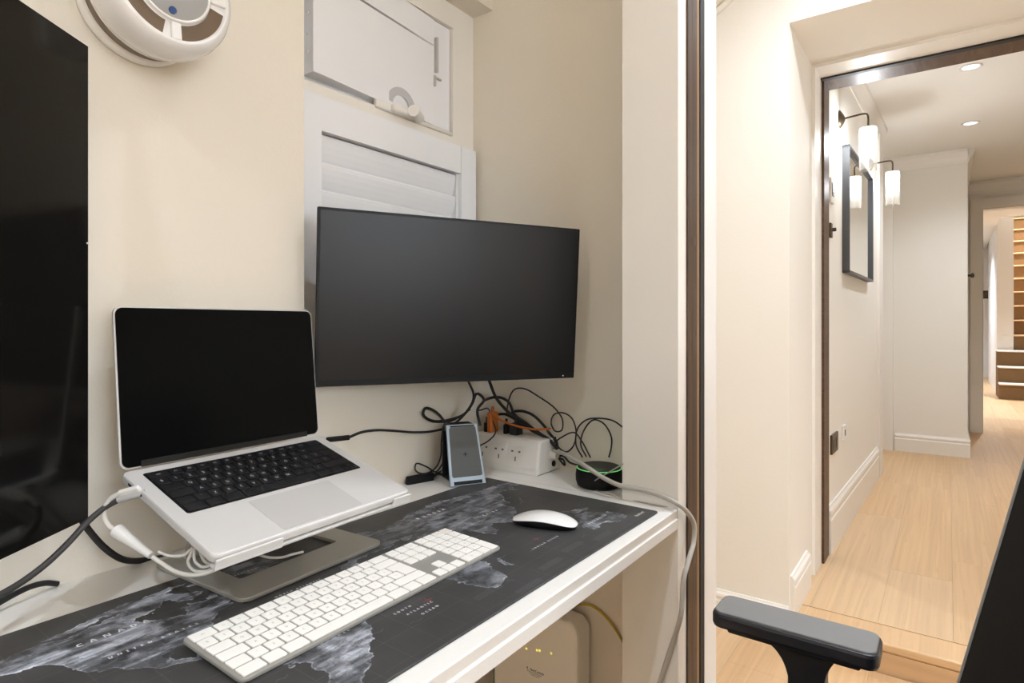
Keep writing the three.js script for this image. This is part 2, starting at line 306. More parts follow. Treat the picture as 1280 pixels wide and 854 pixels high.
{
  const t = thing('light_switch', 'dark square switch on the white wall beyond the far doorway', 'switch', [12.4 - .0, 1.5, 1.5]);
  const q = onX(1234, 369, 14.35); t.position.set(14.35, q.y - .06, q.z); obj('plate', rb(.012, .15, .26, .003, -.006, .07, 0), m.bronze, t); obj('rocker', bx(-.016, -.0121, .03, .11, -.05, .05), m.darkMetal, t);
  const q2 = onX(1209.5, 344, 5.9), t2 = thing('door_handle', 'small dark knob on the side of the hall pier', 'knob', [5.95, q2.y, 1.07]);
  obj('rose', cyl(.02, .02, .006).rotateX(Math.PI / 2).translate(0, 0, .003), m.darkMetal, t2); obj('knob', lathe([[0, .05], [.016, .046], [.02, .035], [.008, .02], [.008, 0]], 20).rotateX(Math.PI / 2), m.darkMetal, t2);
}

// ------------------------------------------------------------------ window in the recess: transom light above, shutter below
{
  const w1 = structGroup('window_1'), zb = RZ - .01;
  const yT = 1.905, yB = 1.571, xL = RX0, xR = 1.148;
  obj('window_frame', [bx(xR, RX1, 1.0, yT, zb, RZ + .012), bx(xL, xR, 1.545, yB, zb, RZ + .010), bx(xL, xR, yT - .060, yT, zb, RZ + .012)], m.trim, w1);
  obj('sill_rail', rb(xR - xL, .030, .022, .006, (xL + xR) / 2, 1.556, RZ + .012), m.trim, w1);
  const sash = obj('sash', [bx(xL, xR - .003, yB + .001, yT - .062, zb, RZ + .002)], m.shutter, w1);
  obj('hinge_stay', [bx(1.088, 1.094, 1.715, 1.80, RZ + .002, RZ + .012), bx(1.082, 1.088, 1.68, 1.705, RZ + .002, RZ + .010), bx(1.085, 1.108, 1.699, 1.703, RZ + .004, RZ + .010)], m.alu, sash);
  // hinged vent flap: wedge that stands open at its left end
  const fl = new THREE.Shape(); fl.moveTo(.715, RZ + .002); fl.lineTo(.715, RZ + .036); fl.lineTo(.73, RZ + .037); fl.lineTo(1.084, RZ + .006); fl.lineTo(1.084, RZ + .002);
  const fg = new THREE.ExtrudeGeometry(fl, { depth: .192, bevelEnabled: false }).rotateX(Math.PI / 2).scale(1, -1, 1);
  fg.translate(0, 1.583, 0);
  { const ix = fg.index; const q = fg; const p = q.attributes.position; for (let i = 0; i < p.count; i += 3) { for (const a of ['position', 'normal', 'uv']) { const at = q.attributes[a]; for (let c = 0; c < at.itemSize; c++) { const x = at.array[(i + 1) * at.itemSize + c]; at.array[(i + 1) * at.itemSize + c] = at.array[(i + 2) * at.itemSize + c]; at.array[(i + 2) * at.itemSize + c] = x; } } } q.computeVertexNormals(); }
  const up = fg.clone().translate(0, -1.583, 0).scale(1, .062 / .192, 1).translate(0, 1.780, 0);
  obj('upper_panel', up, m.shutter, w1);
  const flap = obj('vent_flap', fg, m.shutter, w1);
  for (const y of [1.625, 1.66, 1.70]) obj('screw', cyl(.003, .003, .003).rotateZ(Math.PI / 2).translate(.7145, y, RZ + .019), m.white, flap);
  // grey half ring painted in place of an arc of shadow, and the fastener
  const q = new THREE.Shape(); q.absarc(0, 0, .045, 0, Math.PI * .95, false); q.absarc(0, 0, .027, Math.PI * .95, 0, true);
  obj('shadow_arc', new THREE.ExtrudeGeometry(q, { depth: .006, bevelEnabled: false, curveSegments: 24 }).translate(.962, 1.588, RZ + .014), M('#c3c1c2', .5), w1);
  const hd = obj('fastener', [rb(.05, .02, .012, .004, .905, 1.574, RZ + .024), rb(.07, .022, .02, .008, .955, 1.574, RZ + .034)], m.plugWhite, w1);
  obj('fastener_tip', cyl(.013, .012, .05).rotateZ(Math.PI / 2).rotateY(.5).translate(.985, 1.574, RZ + .045), m.plugWhite, hd);
  obj('casement_stay', rb(.16, .010, .010, .004, 1.05, 1.568, RZ + .024), m.cableWhite, w1);
}
{
  const x0 = .668, x1 = 1.212, y0 = 1.001, y1 = 1.543, zb = RZ - .009, zf = RZ + .034;
  const t = thing('window_shutter', 'white plantation shutter with closed louvres behind the wide monitor', 'shutter', [(x0 + x1) / 2, y0, zb]);
  const w = x1 - x0, h = y1 - y0, d = zf - zb;
  obj('stile', bx(-w / 2, -w / 2 + .068, 0, h, 0, d), m.shutter, t); obj('stile', bx(w / 2 - .058, w / 2, 0, h, 0, d), m.shutter, t);
  obj('top_rail', bx(-w / 2 + .068, w / 2 - .058, h - .068, h, 0, d - .002), m.shutter, t); obj('bottom_rail', bx(-w / 2 + .068, w / 2 - .058, 0, .06, 0, d - .002), m.shutter, t);
  obj('inner_bead', bx(w / 2 - .064, w / 2 - .058, .06, h - .068, .006, d - .012), m.shutter, t);
  const ls = new THREE.Shape(); ls.absellipse(0, 0, .034, .0052, 0, Math.PI * 2, false, 0);
  const lg = new THREE.ExtrudeGeometry(ls, { depth: w - .136, bevelEnabled: false, curveSegments: 8 }).rotateY(Math.PI / 2).translate(-(w - .136) / 2 + .003, 0, 0);
  for (let k = 0; k < 8; k++) { const l = obj('louvre', lg, m.shutter, t); l.position.set(0, h - .068 - .006 - .030 - k * .055, d / 2 - .002); l.rotation.x = -1.33; }
}

// ------------------------------------------------------------------ desk
{
  const t = thing('desk', 'long white painted desk with a moulded front edge fitted into the alcove', 'desk', [0, DESK, 0]);
  const L = 1.7, s = new THREE.Shape();
  [[0, -.036], [.5430, -.036], [.5440, -.035], [.5440, -.0180], [.5432, -.0172], [.5422, -.0168], [.5415, -.0150], [.5425, -.0030], [.5425, -.0015], [.5410, 0], [0, 0]].forEach((p, i) => i ? s.lineTo(...p) : s.moveTo(...p));
  const g = new THREE.ExtrudeGeometry(s, { depth: L, bevelEnabled: false }).rotateY(-Math.PI / 2).translate(1.085, 0, .001);
  obj('top', metreUV(g), m.desk, t);
  obj('side_panel', bx(-.615, -.595, -.75, -.036, .02, .5), m.desk, t);
  obj('wall_batten', bx(1.086, 1.2265, -.036, 0, .001, .431), m.desk, t);
}
// world map desk mat
const MX0 = 0.145, MX1 = 1.048, MZ0 = 0.115, MZ1 = 0.518, lonX = l => 0.568 + l * 0.0028, latZ = a => 0.378 - a * 0.00287;
const land = {
  namerica: [[-168, 66], [-162, 70], [-152, 71], [-140, 70], [-128, 70], [-115, 69], [-108, 73], [-95, 73], [-88, 75], [-80, 73], [-84, 68], [-93, 62], [-94, 58], [-87, 56], [-82, 53], [-79, 52], [-78, 59], [-74, 62], [-68, 59], [-64, 60], [-58, 54], [-56, 51], [-65, 49], [-62, 46], [-70, 43], [-74, 40], [-76, 35], [-81, 31], [-80, 26], [-82, 29], [-90, 29.5], [-97, 27], [-97, 22], [-92, 18], [-87, 21], [-88, 16], [-83, 14], [-82, 9], [-78, 8], [-84, 10], [-92, 14], [-105, 20], [-110, 27], [-113, 31], [-117, 33], [-124, 40], [-124, 48], [-132, 55], [-145, 60], [-153, 58], [-162, 55], [-158, 60], [-166, 62]],
  arctic: [[-125, 73], [-110, 78], [-90, 82], [-65, 83], [-78, 77], [-66, 70], [-62, 66], [-72, 64], [-84, 72], [-100, 76], [-118, 72]],
  greenland: [[-55, 82], [-30, 83], [-18, 77], [-22, 70], [-40, 65], [-44, 60], [-52, 65], [-54, 72], [-68, 77]],
  samerica: [[-78, 8], [-72, 12], [-60, 9], [-51, 4], [-45, -2], [-35, -6], [-39, -14], [-41, -22], [-48, -27], [-54, -34], [-58, -38], [-65, -42], [-68, -50], [-70, -54], [-75, -50], [-73, -38], [-70, -20], [-76, -14], [-81, -5], [-79, 2]],
  africa: [[-16, 14], [-17, 21], [-9, 32], [-5, 36], [10, 37], [20, 32], [32, 31], [36, 23], [43, 12], [51, 11], [41, -2], [40, -14], [35, -22], [30, -31], [20, -35], [14, -22], [12, -8], [9, 4], [-4, 5], [-12, 8]],
  madagascar: [[49, -13], [47, -25], [44, -22], [45, -16]],
  eurasia: [[-9, 37], [-9, 43], [-2, 44], [-4, 48], [3, 51], [8, 54], [10, 57], [12, 55], [20, 55], [23, 59], [21, 62], [25, 66], [18, 61], [12, 56], [6, 58], [6, 62], [14, 68], [25, 71], [41, 67], [35, 64], [45, 67], [60, 69], [68, 73], [80, 73], [100, 77], [112, 74], [130, 72], [150, 72], [170, 69], [180, 67], [178, 62], [163, 60], [157, 51], [155, 59], [140, 58], [140, 53], [132, 43], [127, 38], [121, 40], [121, 31], [112, 21], [106, 18], [108, 10], [101, 13], [103, 2], [98, 12], [94, 17], [87, 21], [80, 14], [77, 8], [72, 20], [66, 25], [57, 26], [50, 29], [56, 25], [58, 21], [52, 16], [44, 13], [35, 28], [36, 36], [27, 37], [26, 40], [40, 42], [30, 46], [22, 39], [15, 45], [18, 40], [12, 43], [3, 43], [-1, 38]],
  britain: [[-5, 50], [1, 51], [0, 54], [-3, 58], [-6, 56], [-3, 54]],
  iceland: [[-23, 65], [-14, 65], [-18, 63.5]],
  australia: [[114, -22], [122, -18], [130, -12], [137, -12], [142, -11], [146, -19], [153, -27], [150, -37], [140, -38], [130, -32], [116, -35]],
  indonesia: [[96, 5], [106, -6], [118, -8], [119, 4], [110, 2]], newguinea: [[131, -1], [145, -4], [150, -10], [138, -8]], japan: [[130, 32], [140, 36], [143, 43], [136, 36]],
};
const matTex = canvasTex(2048, 914, (c, w, h) => {
  const px = l => (lonX(l) - MX0) / (MX1 - MX0) * w, py = a => (latZ(a) - MZ0) / (MZ1 - MZ0) * h;
  c.fillStyle = '#000'; c.fillRect(0, 0, w, h); c.fillStyle = '#fff';
  for (const p of Object.values(land)) { c.beginPath(); p.forEach((q, i) => i ? c.lineTo(px(q[0]), py(q[1])) : c.moveTo(px(q[0]), py(q[1]))); c.closePath(); c.fill(); }
  const src = c.getImageData(0, 0, w, h).data, img = c.createImageData(w, h), o = img.data;
  for (let j = 0; j < h; j++) for (let i = 0; i < w; i++) {
    const wx = (fbm(i / 46, j / 46, 4) - .47) * 60 + (fbm(i / 9 + 40, j / 9, 2) - .37) * 14, wy = (fbm(i / 46 + 90, j / 46 + 30, 4) - .47) * 48 + (fbm(i / 9, j / 9 + 70, 2) - .37) * 12;
    const a = Math.max(0, Math.min(w - 1, Math.round(i + wx))), b = Math.max(0, Math.min(h - 1, Math.round(j + wy))), on = src[4 * (b * w + a)] > 128;
    const n = fbm(i / 60 + 7, j / 34, 4), s = fbm(i / 150, j / 16 + 20, 3), t = fbm(i / 24 + 200, j / 24, 3);
    let v = 52 + 16 * fbm(i / 120, j / 120 + 9, 3) + 6 * hsh(i, j);
    if (on) v += 14 + (i < w * .42 ? 1 : .62) * ((n > .42 ? 20 : 0) + (n > .50 ? 24 : 0) + (n > .57 ? 26 : 0) + (s > .50 ? 20 : 0) + (s > .6 ? 24 : 0)) + (t > .55 ? 12 : 0) - (t < .30 ? 22 : 0);
    const edge = on && [[5, 0], [-5, 0], [0, 5], [0, -5]].some(([x, y]) => src[4 * (Math.max(0, Math.min(h - 1, b + y)) * w + Math.max(0, Math.min(w - 1, a + x)))] < 128);
    if (edge) v += 70 * t;
    const k = 4 * (j * w + i); o[k] = v * (on ? .97 : 1); o[k + 1] = v * .985; o[k + 2] = v * (on ? 1.03 : .985); o[k + 3] = 255;
  }
  c.putImageData(img, 0, 0);
  c.strokeStyle = 'rgba(200,200,205,0.16)'; c.lineWidth = 1.4;
  for (let l = -150; l <= 180; l += 15) { c.beginPath(); c.moveTo(px(l), 0); c.lineTo(px(l), h); c.stroke(); }
  for (let a = 75; a >= -45; a -= 15) { c.beginPath(); c.moveTo(0, py(a)); c.lineTo(w, py(a)); c.stroke(); }
  c.strokeStyle = 'rgba(200,200,205,0.30)'; c.lineWidth = 1.6;
  for (let k = 0; k < 300; k++) { const l = -150 + rnd() * 330, a = -35 + rnd() * 105, x = px(l), y = py(a), n = 14 + rnd() * 40; if (src[4 * (Math.max(0, Math.min(h - 1, Math.round(y))) * w + Math.max(0, Math.min(w - 1, Math.round(x))))] < 128 && k % 3) continue; c.beginPath(); c.moveTo(x, y); for (let q = 1; q < 5; q++) c.lineTo(x + n * q / 4, y + (rnd() - .5) * 12); c.stroke(); }
  const T = (s, l, a, size, sp, col = 'rgba(225,225,228,.9)') => { c.fillStyle = col; c.font = `bold ${size}px sans-serif`; let x = px(l); const y = py(a); for (const ch of s) { c.fillText(ch, x, y); x += c.measureText(ch).width + sp; } };
  T('CANADA', -116, 58, 24, 13); T('UNITED STATES', -112, 40, 15, 8); T('RUSSIA', 66, 62, 24, 16); T('CHINA', 96, 34, 18, 9); T('BRAZIL', -60, -12, 16, 7); T('AUSTRALIA', 122, -26, 16, 7); T('GREENLAND', -50, 72, 12, 3);
  T('NORTH ATLANTIC', -48, 36, 12, 4); T('SOUTH', -27, -17, 13, 5); T('ATLANTIC', -24, -21.5, 13, 5); T('OCEAN', -20, -26, 13, 5); T('INDIAN OCEAN', 68, -22, 13, 6); T('PACIFIC OCEAN', -150, 8, 13, 6);
  for (const [l, a] of [[-9, -18], [-28, 47], [82, -14]]) { c.strokeStyle = 'rgba(170,60,55,.85)'; c.lineWidth = 2.5; c.beginPath(); c.moveTo(px(l) - 16, py(a)); c.lineTo(px(l) + 16, py(a) + 4); c.moveTo(px(l), py(a) - 12); c.lineTo(px(l) + 2, py(a) + 14); c.stroke(); }
  c.strokeStyle = 'rgba(190,188,185,.25)'; for (const [l, a] of [[4, -33], [20, -44], [48, -38], [75, -35], [100, -40]]) for (let q = 0; q < 3; q++) { c.beginPath(); c.moveTo(px(l), py(a) + q * 9); c.lineTo(px(l) + 120, py(a) + q * 9); c.stroke(); }
  c.fillStyle = 'rgba(215,212,208,.9)'; c.font = 'bold 22px sans-serif'; c.fillText('Nufoot', w - 118, h - 40);
});
{
  const w = MX1 - MX0, d = MZ1 - MZ0, g = plate(rrect(w, d, .006), .0032, .0008);
  const p = g.attributes.position, uv = g.attributes.uv; for (let i = 0; i < p.count; i++) uv.setXY(i, p.getX(i) / w + .5, .5 - p.getZ(i) / d);
  const t = thing('desk_mat', 'black and grey world map desk mat covering most of the white desk', 'desk mat', [(MX0 + MX1) / 2, DESK + .0002, (MZ0 + MZ1) / 2], -0.012);
  obj('mat', g, M('#ffffff', 0.5, 0, { map: matTex, specularIntensity: .9, sheen: .25, sheenRoughness: .5, sheenColor: new THREE.Color().setRGB(.5, .48, .45) }), t);
}
const MT = DESK + .0034;

// ------------------------------------------------------------------ keyboards
function keyGeo(w, d, h, r, U) {   // U = [x0, z0, W, D] region of the legend sheet
  const g = plate(rrect(w, d, r), h, .0005, 2), p = g.attributes.position, uv = g.attributes.uv;
  for (let i = 0; i < p.count; i++) uv.setXY(i, (U[0] + p.getX(i)) / U[2] + .5, .5 - (U[1] + p.getZ(i)) / U[3]);
  return g;
}
const rows = [
  [['esc', 1.5], ...[...Array(12)].map((_, i) => ['F' + (i + 1), 1]), ['⏏', 1.5]],
  [['§', 1], ...'1234567890-='.split('').map(k => [k, 1]), ['⌫', 2]],
  [['⇥', 1.5], ...'QWERTYUIOP[]'.split('').map(k => [k, 1]), ['ISO', 1.5]],
  [['⇪', 1.75], ...'ASDFGHJKL;\'\\'.split('').map(k => [k, 1]), ['', 0]],
  [['⇧', 1.25], ...'`ZXCVBNM,./'.split('').map(k => [k, 1]), ['⇧', 2.75]],
  [['⌃', 1.5], ['⌥', 1.25], ['⌘', 1.5], [' ', 6.5], ['⌘', 1.5], ['⌥', 1.25], ['⌃', 1.5]],
];
function legends(list, W, D, bg, fg, size, cw, chh) {
  return canvasTex(cw, chh, c => { c.fillStyle = bg; c.fillRect(0, 0, cw, chh); c.fillStyle = fg; c.textAlign = 'center'; c.textBaseline = 'middle';
    for (const k of list) { if (!k.s || k.s === ' ' || k.s === 'ISO') continue; c.font = `${k.s.length > 1 ? size * .62 : size}px sans-serif`; c.fillText(k.s, (k.x / W + .5) * cw, (k.z / D + .5) * chh); } });
}
function mainBlock(p, pd, x0, z0, list) {
  rows.forEach((r, j) => { let x = x0; for (const [s, n] of r) { if (n) list.push({ s, x: x + n * p / 2, z: z0 + (j + .5) * pd, w: n * p, d: pd, iso: s === 'ISO' }); x += n * p; } });
}
{ // long white keyboard
  const W = .4187, D = .1149, mx = .0034, mz = .0032, gap = .0046, p = (W - 2 * mx - 2 * gap) / 22, pd = (D - 2 * mz) / 6, list = [];
  mainBlock(p, pd, -W / 2 + mx, -D / 2 + mz, list);
  const add = (s, cx, cr, cw = 1, ch = 1, bx0 = 0) => list.push({ s, x: bx0 + (cx + cw / 2) * p, z: -D / 2 + mz + (cr + ch / 2) * pd, w: cw * p, d: ch * pd });
  const n0 = -W / 2 + mx + 15 * p + gap, k0 = n0 + 3 * p + gap;
  ['F13', 'F14', 'F15'].forEach((s, i) => add(s, i, 0, 1, 1, n0)); ['fn', '↖', '⇞'].forEach((s, i) => add(s, i, 1, 1, 1, n0)); ['⌦', '↘', '⇟'].forEach((s, i) => add(s, i, 2, 1, 1, n0));
  add('▴', 1, 4, 1, 1, n0); ['◂', '▾', '▸'].forEach((s, i) => add(s, i, 5, 1, 1, n0));
  ['F16', 'F17', 'F18', 'F19'].forEach((s, i) => add(s, i, 0, 1, 1, k0)); ['⌧', '=', '/', '*'].forEach((s, i) => add(s, i, 1, 1, 1, k0)); ['7', '8', '9', '-'].forEach((s, i) => add(s, i, 2, 1, 1, k0)); ['4', '5', '6', '+'].forEach((s, i) => add(s, i, 3, 1, 1, k0)); ['1', '2', '3'].forEach((s, i) => add(s, i, 4, 1, 1, k0));
  add('⌤', 3, 4, 1, 2, k0); add('0', 0, 5, 2, 1, k0); add('.', 2, 5, 1, 1, k0);
  const tex = legends(list, W, D, '#f3efe8', '#aaa49c', 24, 2048, 562), km = M('#ffffff', .42, 0, { map: tex });
  const tilt = .055, t = thing('computer_keyboard', 'long white keyboard with number pad on the map desk mat', 'keyboard', [.5178, MT, .3512], .0176);
  const body = new THREE.Group(); body.name = 'body'; body.position.y = .0062; body.rotation.x = tilt;
  // body is one mesh; its keys are sub-parts
  const bm = obj('body', plate(rrect(W, D, .009), .0042, .001, 6).translate(0, -.0032, 0), M([.36, .345, .31], .45, .3), t); bm.position.y = .0068; bm.rotation.x = tilt;
  obj('foot', cyl(.0045, .0045, W - .04).rotateZ(Math.PI / 2).translate(0, .0046, -D / 2 + .014), m.white, t);
  for (const k of list) {
    const kw = k.w - .0022, kd = k.d - .0022;
    if (k.iso) { // L-shaped return key
      const s = new THREE.Shape(), a = -kw / 2, b = kw / 2, q = .25 * p, z1 = pd / 2 - .0011, z2 = pd * 1.5 - .0011; [[a, kd / 2], [b, kd / 2], [b, -z2], [a + q, -z2], [a + q, -z1], [a, -z1]].forEach((v, i) => i ? s.lineTo(...v) : s.moveTo(...v));
      const g = plate(s, .0018, .0005, 2), P = g.attributes.position, uv = g.attributes.uv; for (let i = 0; i < P.count; i++) uv.setXY(i, (k.x + P.getX(i)) / W + .5, .5 - (k.z + P.getZ(i)) / D);
      obj('key', g, km, bm).position.set(k.x, .001, k.z); continue;
    }
    obj('key', keyGeo(kw, kd, .0018, .0016, [k.x, k.z, W, D]), km, bm).position.set(k.x, .001, k.z);
  }
}

// ------------------------------------------------------------------ laptop on its stand
const LH = V3(.4851, .9053, .0855), LY = .052, LT = .2934;
{
  const W = .3126, D = .2212, t = thing('laptop', 'open silver laptop with a black screen and black keys on a raised stand', 'laptop', [LH.x, LH.y, LH.z], LY);
  t.rotation.order = 'YXZ'; t.rotation.x = LT;
  const base = obj('base', plate(rrect(W, D, .011), .0115, .0028, 8).translate(0, -.0115, D / 2), m.aluBright, t);
  const kw = .2745, kd = .1135, kz = .0155;
  obj('key_well', plate(rrect(kw, kd, .004), .0006).translate(0, -.0004, kz + kd / 2), m.black, base);
  const list = [], p = (kw - .003) / 15, pd = (kd - .003) / 6; mainBlock(p, pd, -kw / 2 + .0015, kz + .0015, list);
  const tex = legends(list.map(k => ({ ...k, z: k.z - (kz + kd / 2) })), kw, kd, '#131316', '#c9c6c8', 40, 1600, 660), km = M('#ffffff', .5, 0, { map: tex });
  for (const k of list) {
    const fix = (g) => g; const U = [k.x, k.z - (kz + kd / 2), kw, kd];
    if (k.iso) { obj('key', keyGeo(k.w - .0026, k.d - .0024, .0016, .0014, U), km, base).position.set(k.x, .0001, k.z); obj('key', keyGeo(1.25 * p - .0026, k.d - .0024, .0016, .0014, U), km, base).position.set(k.x + .125 * p, .0001, k.z + pd); continue; }
    if (k.s === '⌃' && k.x > 0) { const q = p * 1.5 / 3; for (const [i, jz] of [[-1, .25], [0, -.25], [0, .25], [1, .25]]) obj('key', keyGeo(q - .0014, k.d / 2 - .0012, .0016, .001, U), km, base).position.set(k.x + i * q, .0001, k.z + jz * pd); continue; }
    obj('key', keyGeo(k.w - .0026, k.d - .0024, .0016, .0014, U), km, base).position.set(k.x, .0001, k.z);
  }
  obj('trackpad', plate(rrect(.128, .078, .004), .0005).translate(0, -.00025, D - .006 - .039), M([.575, .55, .525], .45, .15), base);
  for (const z of [.028, .041, .054]) obj('port', rb(.001, .0032, .009, .0004, -W / 2, -.0055, z), m.black, base);
  const lid = obj('lid', plate(rrect(W, .2135, .011), .0042, .0012, 8).rotateX(Math.PI / 2).translate(0, .1068 + .0008, -.0042), m.aluBright, t);
  lid.rotation.x = -(.0969 + LT);
  obj('screen', plate(rrect(W - .0045, .2135 - .0045, .0095), .0006, 0, 8).rotateX(Math.PI / 2).translate(0, .1068 + .0008, .0003), m.screen, lid);
  obj('hinge_cover', rb(W - .05, .0085, .0016, .0007, 0, .0058, .0009), M([.012, .012, .011], .5, 0, { specularIntensity: .5 }), lid);
}
{
  const t = thing('laptop_stand', 'aluminium riser with a cut-out base plate and tilted tray under the laptop', 'laptop stand', [.513, MT, .145], .055);
  const s = rrect(.238, .212, .014); s.holes.push(rrect(.162, .078, .004, -.002, -.006, THREE.Path));
  obj('base_plate', plate(s, .0055, .0012, 6), m.aluDark, t);
  // tilted tray that follows the laptop, and posts up to it
  const inv = new THREE.Matrix4().makeRotationY(-.055);
  const toL = v => v.clone().sub(V3(.513, MT, .145)).applyMatrix4(inv);
  const R = new THREE.Matrix4().makeRotationFromEuler(new THREE.Euler(LT, LY, 0, 'YXZ')), lap = (x, y, z) => toL(V3(x, y, z).applyMatrix4(R).add(LH));
  const tray = obj('tray', rb(.30, .0036, .18, .0012, 0, -.0140, .1345), m.alu, t);
  tray.position.copy(toL(LH)); tray.rotation.set(LT, LY - .055, 0, 'YXZ');
  for (const [x, w] of [[-.113, .086], [.135, .036]]) { obj('lip', [rb(w, .013, .0035, .0015, x, -.0095, .2234), rb(w, .0036, .012, .0012, x, -.0142, .2195)], m.aluBright, tray); }
  for (const x of [-.075, .075]) { const a = toL(V3(.513 + x, MT + .003, .062)), b = lap(x, -.0155, .07); obj('post', between(a, b, new THREE.BoxGeometry(.03, a.distanceTo(b) + .004, .006)), m.alu, t); }
}

// ------------------------------------------------------------------ monitors
{
  const t = thing('computer_monitor', 'wide matt black monitor with thin bezels in front of the shutter', 'monitor', [.8981, 1.1399, .1725], -.4997);
  t.rotation.order = 'YXZ'; t.rotation.x = .0664; t.rotation.z = -.0072;
  const W = .540, Hh = .322;
  obj('housing', rb(W, Hh, .012, .002, 0, 0, -.0075), m.black, t);
  const rim = obj('bezel', (() => { const s = rrect(W - .001, Hh - .001, .002); s.holes.push(rrect(W - .010, Hh - .017, .001, 0, .0035, THREE.Path)); return new THREE.ExtrudeGeometry(s, { depth: .0015, bevelEnabled: false }).translate(0, 0, -.0015); })(), m.black, t);
  obj('screen', bx(-W / 2 + .005, W / 2 - .005, -Hh / 2 + .012, Hh / 2 - .005, -.002, -.0006), m.screenMatte, t);
  obj('rear_cover', rb(.30, .2, .03, .01, 0, -.01, -.026), m.black, t);
  obj('logo', rb(.003, .0025, .0006, .0002, W / 2 - .028, -Hh / 2 + .006, .0003), m.plugWhite, rim);
  const p = V3(.8981, 1.1399, .1725), bk = V3(Math.sin(-.4997), 0, Math.cos(-.4997)).multiplyScalar(-.045).add(p);
  const a = thing('monitor_mount', 'black monitor mount fixed to the wall behind the wide monitor', 'monitor mount', [0, 0, 0]);
  obj('wall_plate', rb(.10, .12, .01, .003, .86, 1.14, RZ + .040), m.black, a);
  obj('arm', between(V3(.86, 1.14, RZ + .04), V3(bk.x, 1.14, bk.z), new THREE.CylinderGeometry(.014, .014, .115, 16)), m.black, a);
}
{
  const yw = .648, W = .365, r = V3(.3054, 1.148, .0603), ax = V3(Math.cos(yw), 0, -Math.sin(yw)), c = r.clone().addScaledVector(ax, -W / 2), Hh = .605;
  const t = thing('computer_monitor', 'tall upright black monitor standing at the end of the desk beside the laptop', 'monitor', [c.x, DESK, c.z], yw);
  const cy = c.y - DESK;
  obj('housing', rb(W, Hh, .014, .003, 0, cy, -.008), m.black, t);
  obj('screen', bx(-W / 2 + .001, W / 2 - .001, cy - Hh / 2 + .001, cy + Hh / 2 - .001, -.002, .0002), m.screenTV, t);
  obj('rear_cover', rb(.16, .3, .02, .006, 0, cy, -.021), m.black, t);
  obj('stand_post', rb(.05, .32, .012, .004, -.02, .165, -.036), m.black, t);
  obj('stand_foot', rb(.12, .008, .10, .004, -.02, .004, -.06), m.black, t);
  obj('status_dot', cyl(.0012, .0012, .0006).rotateX(Math.PI / 2).translate(W / 2 - .003, cy + .05, .0005), m.plugWhite, t);
}

// ------------------------------------------------------------------ mouse
{
  const t = thing('computer_mouse', 'low white rounded mouse with a dark underside on the desk mat', 'mouse', [.861, MT, .396], -1.297);
  const L = .0568, Wd = .0286, N = 36, K = 18, pos = [], idx = [];
  const half = u => Wd * Math.pow(Math.max(0, 1 - Math.pow(Math.abs(u), 3.2)), 1 / 2.4), top = u => .0068 + .0150 * (1 - u * u * .93), edge = u => .0046 + .0090 * (1 - u * u * .96);
  for (let i = 0; i <= N; i++) { const u = Math.sin((i / N - .5) * Math.PI); for (let j = 0; j <= K; j++) { const v = -1 + 2 * j / K, q = Math.sin(v * Math.PI / 2); pos.push(u * L, edge(u) + (top(u) - edge(u)) * Math.pow(1 - Math.abs(q) ** 2.6, .8), half(u) * q); } }
  for (let i = 0; i < N; i++) for (let j = 0; j < K; j++) { const a = i * (K + 1) + j, b = a + K + 1; idx.push(a, a + 1, b, a + 1, b + 1, b); }
  const g = new THREE.BufferGeometry(); g.setAttribute('position', new THREE.Float32BufferAttribute(pos, 3)); g.setIndex(idx); g.computeVertexNormals();
  g.setAttribute('uv', new THREE.Float32BufferAttribute(new Float32Array(pos.length / 3 * 2), 2));
  obj('shell', g, M('#f2f0ee', .12, 0, { clearcoat: .6, clearcoatRoughness: .08 }), t);
  const p2 = [], i2 = [], R = 72;
  for (let k = 0; k <= R; k++) { const a = k / R * Math.PI * 2, u = Math.cos(a) >= 0 ? Math.sin(Math.acos(Math.max(-1, 1 - Math.abs(Math.cos(a)))) * 0) : 0; const uu = Math.cos(a) * Math.sqrt(Math.abs(Math.cos(a))) ** 0.2, s = Math.sign(Math.sin(a)); const uc = Math.max(-1, Math.min(1, uu)); p2.push(uc * L, edge(uc), s * half(uc), uc * L * .93, .0004, s * half(uc) * .80); }
  for (let k = 0; k < R; k++) { const a = 2 * k; i2.push(a, a + 2, a + 1, a + 1, a + 2, a + 3); }
  const c0 = p2.length / 3; p2.push(0, .0004, 0); for (let k = 0; k < R; k++) i2.push(2 * k + 1, 2 * k + 3, c0);
  const g2 = new THREE.BufferGeometry(); g2.setAttribute('position', new THREE.Float32BufferAttribute(p2, 3)); g2.setIndex(i2); g2.computeVertexNormals(); g2.setAttribute('uv', new THREE.Float32BufferAttribute(new Float32Array(p2.length / 3 * 2), 2));
  obj('underside', g2, M([.035, .035, .036], .35, .4, { side: THREE.DoubleSide }), t);
}

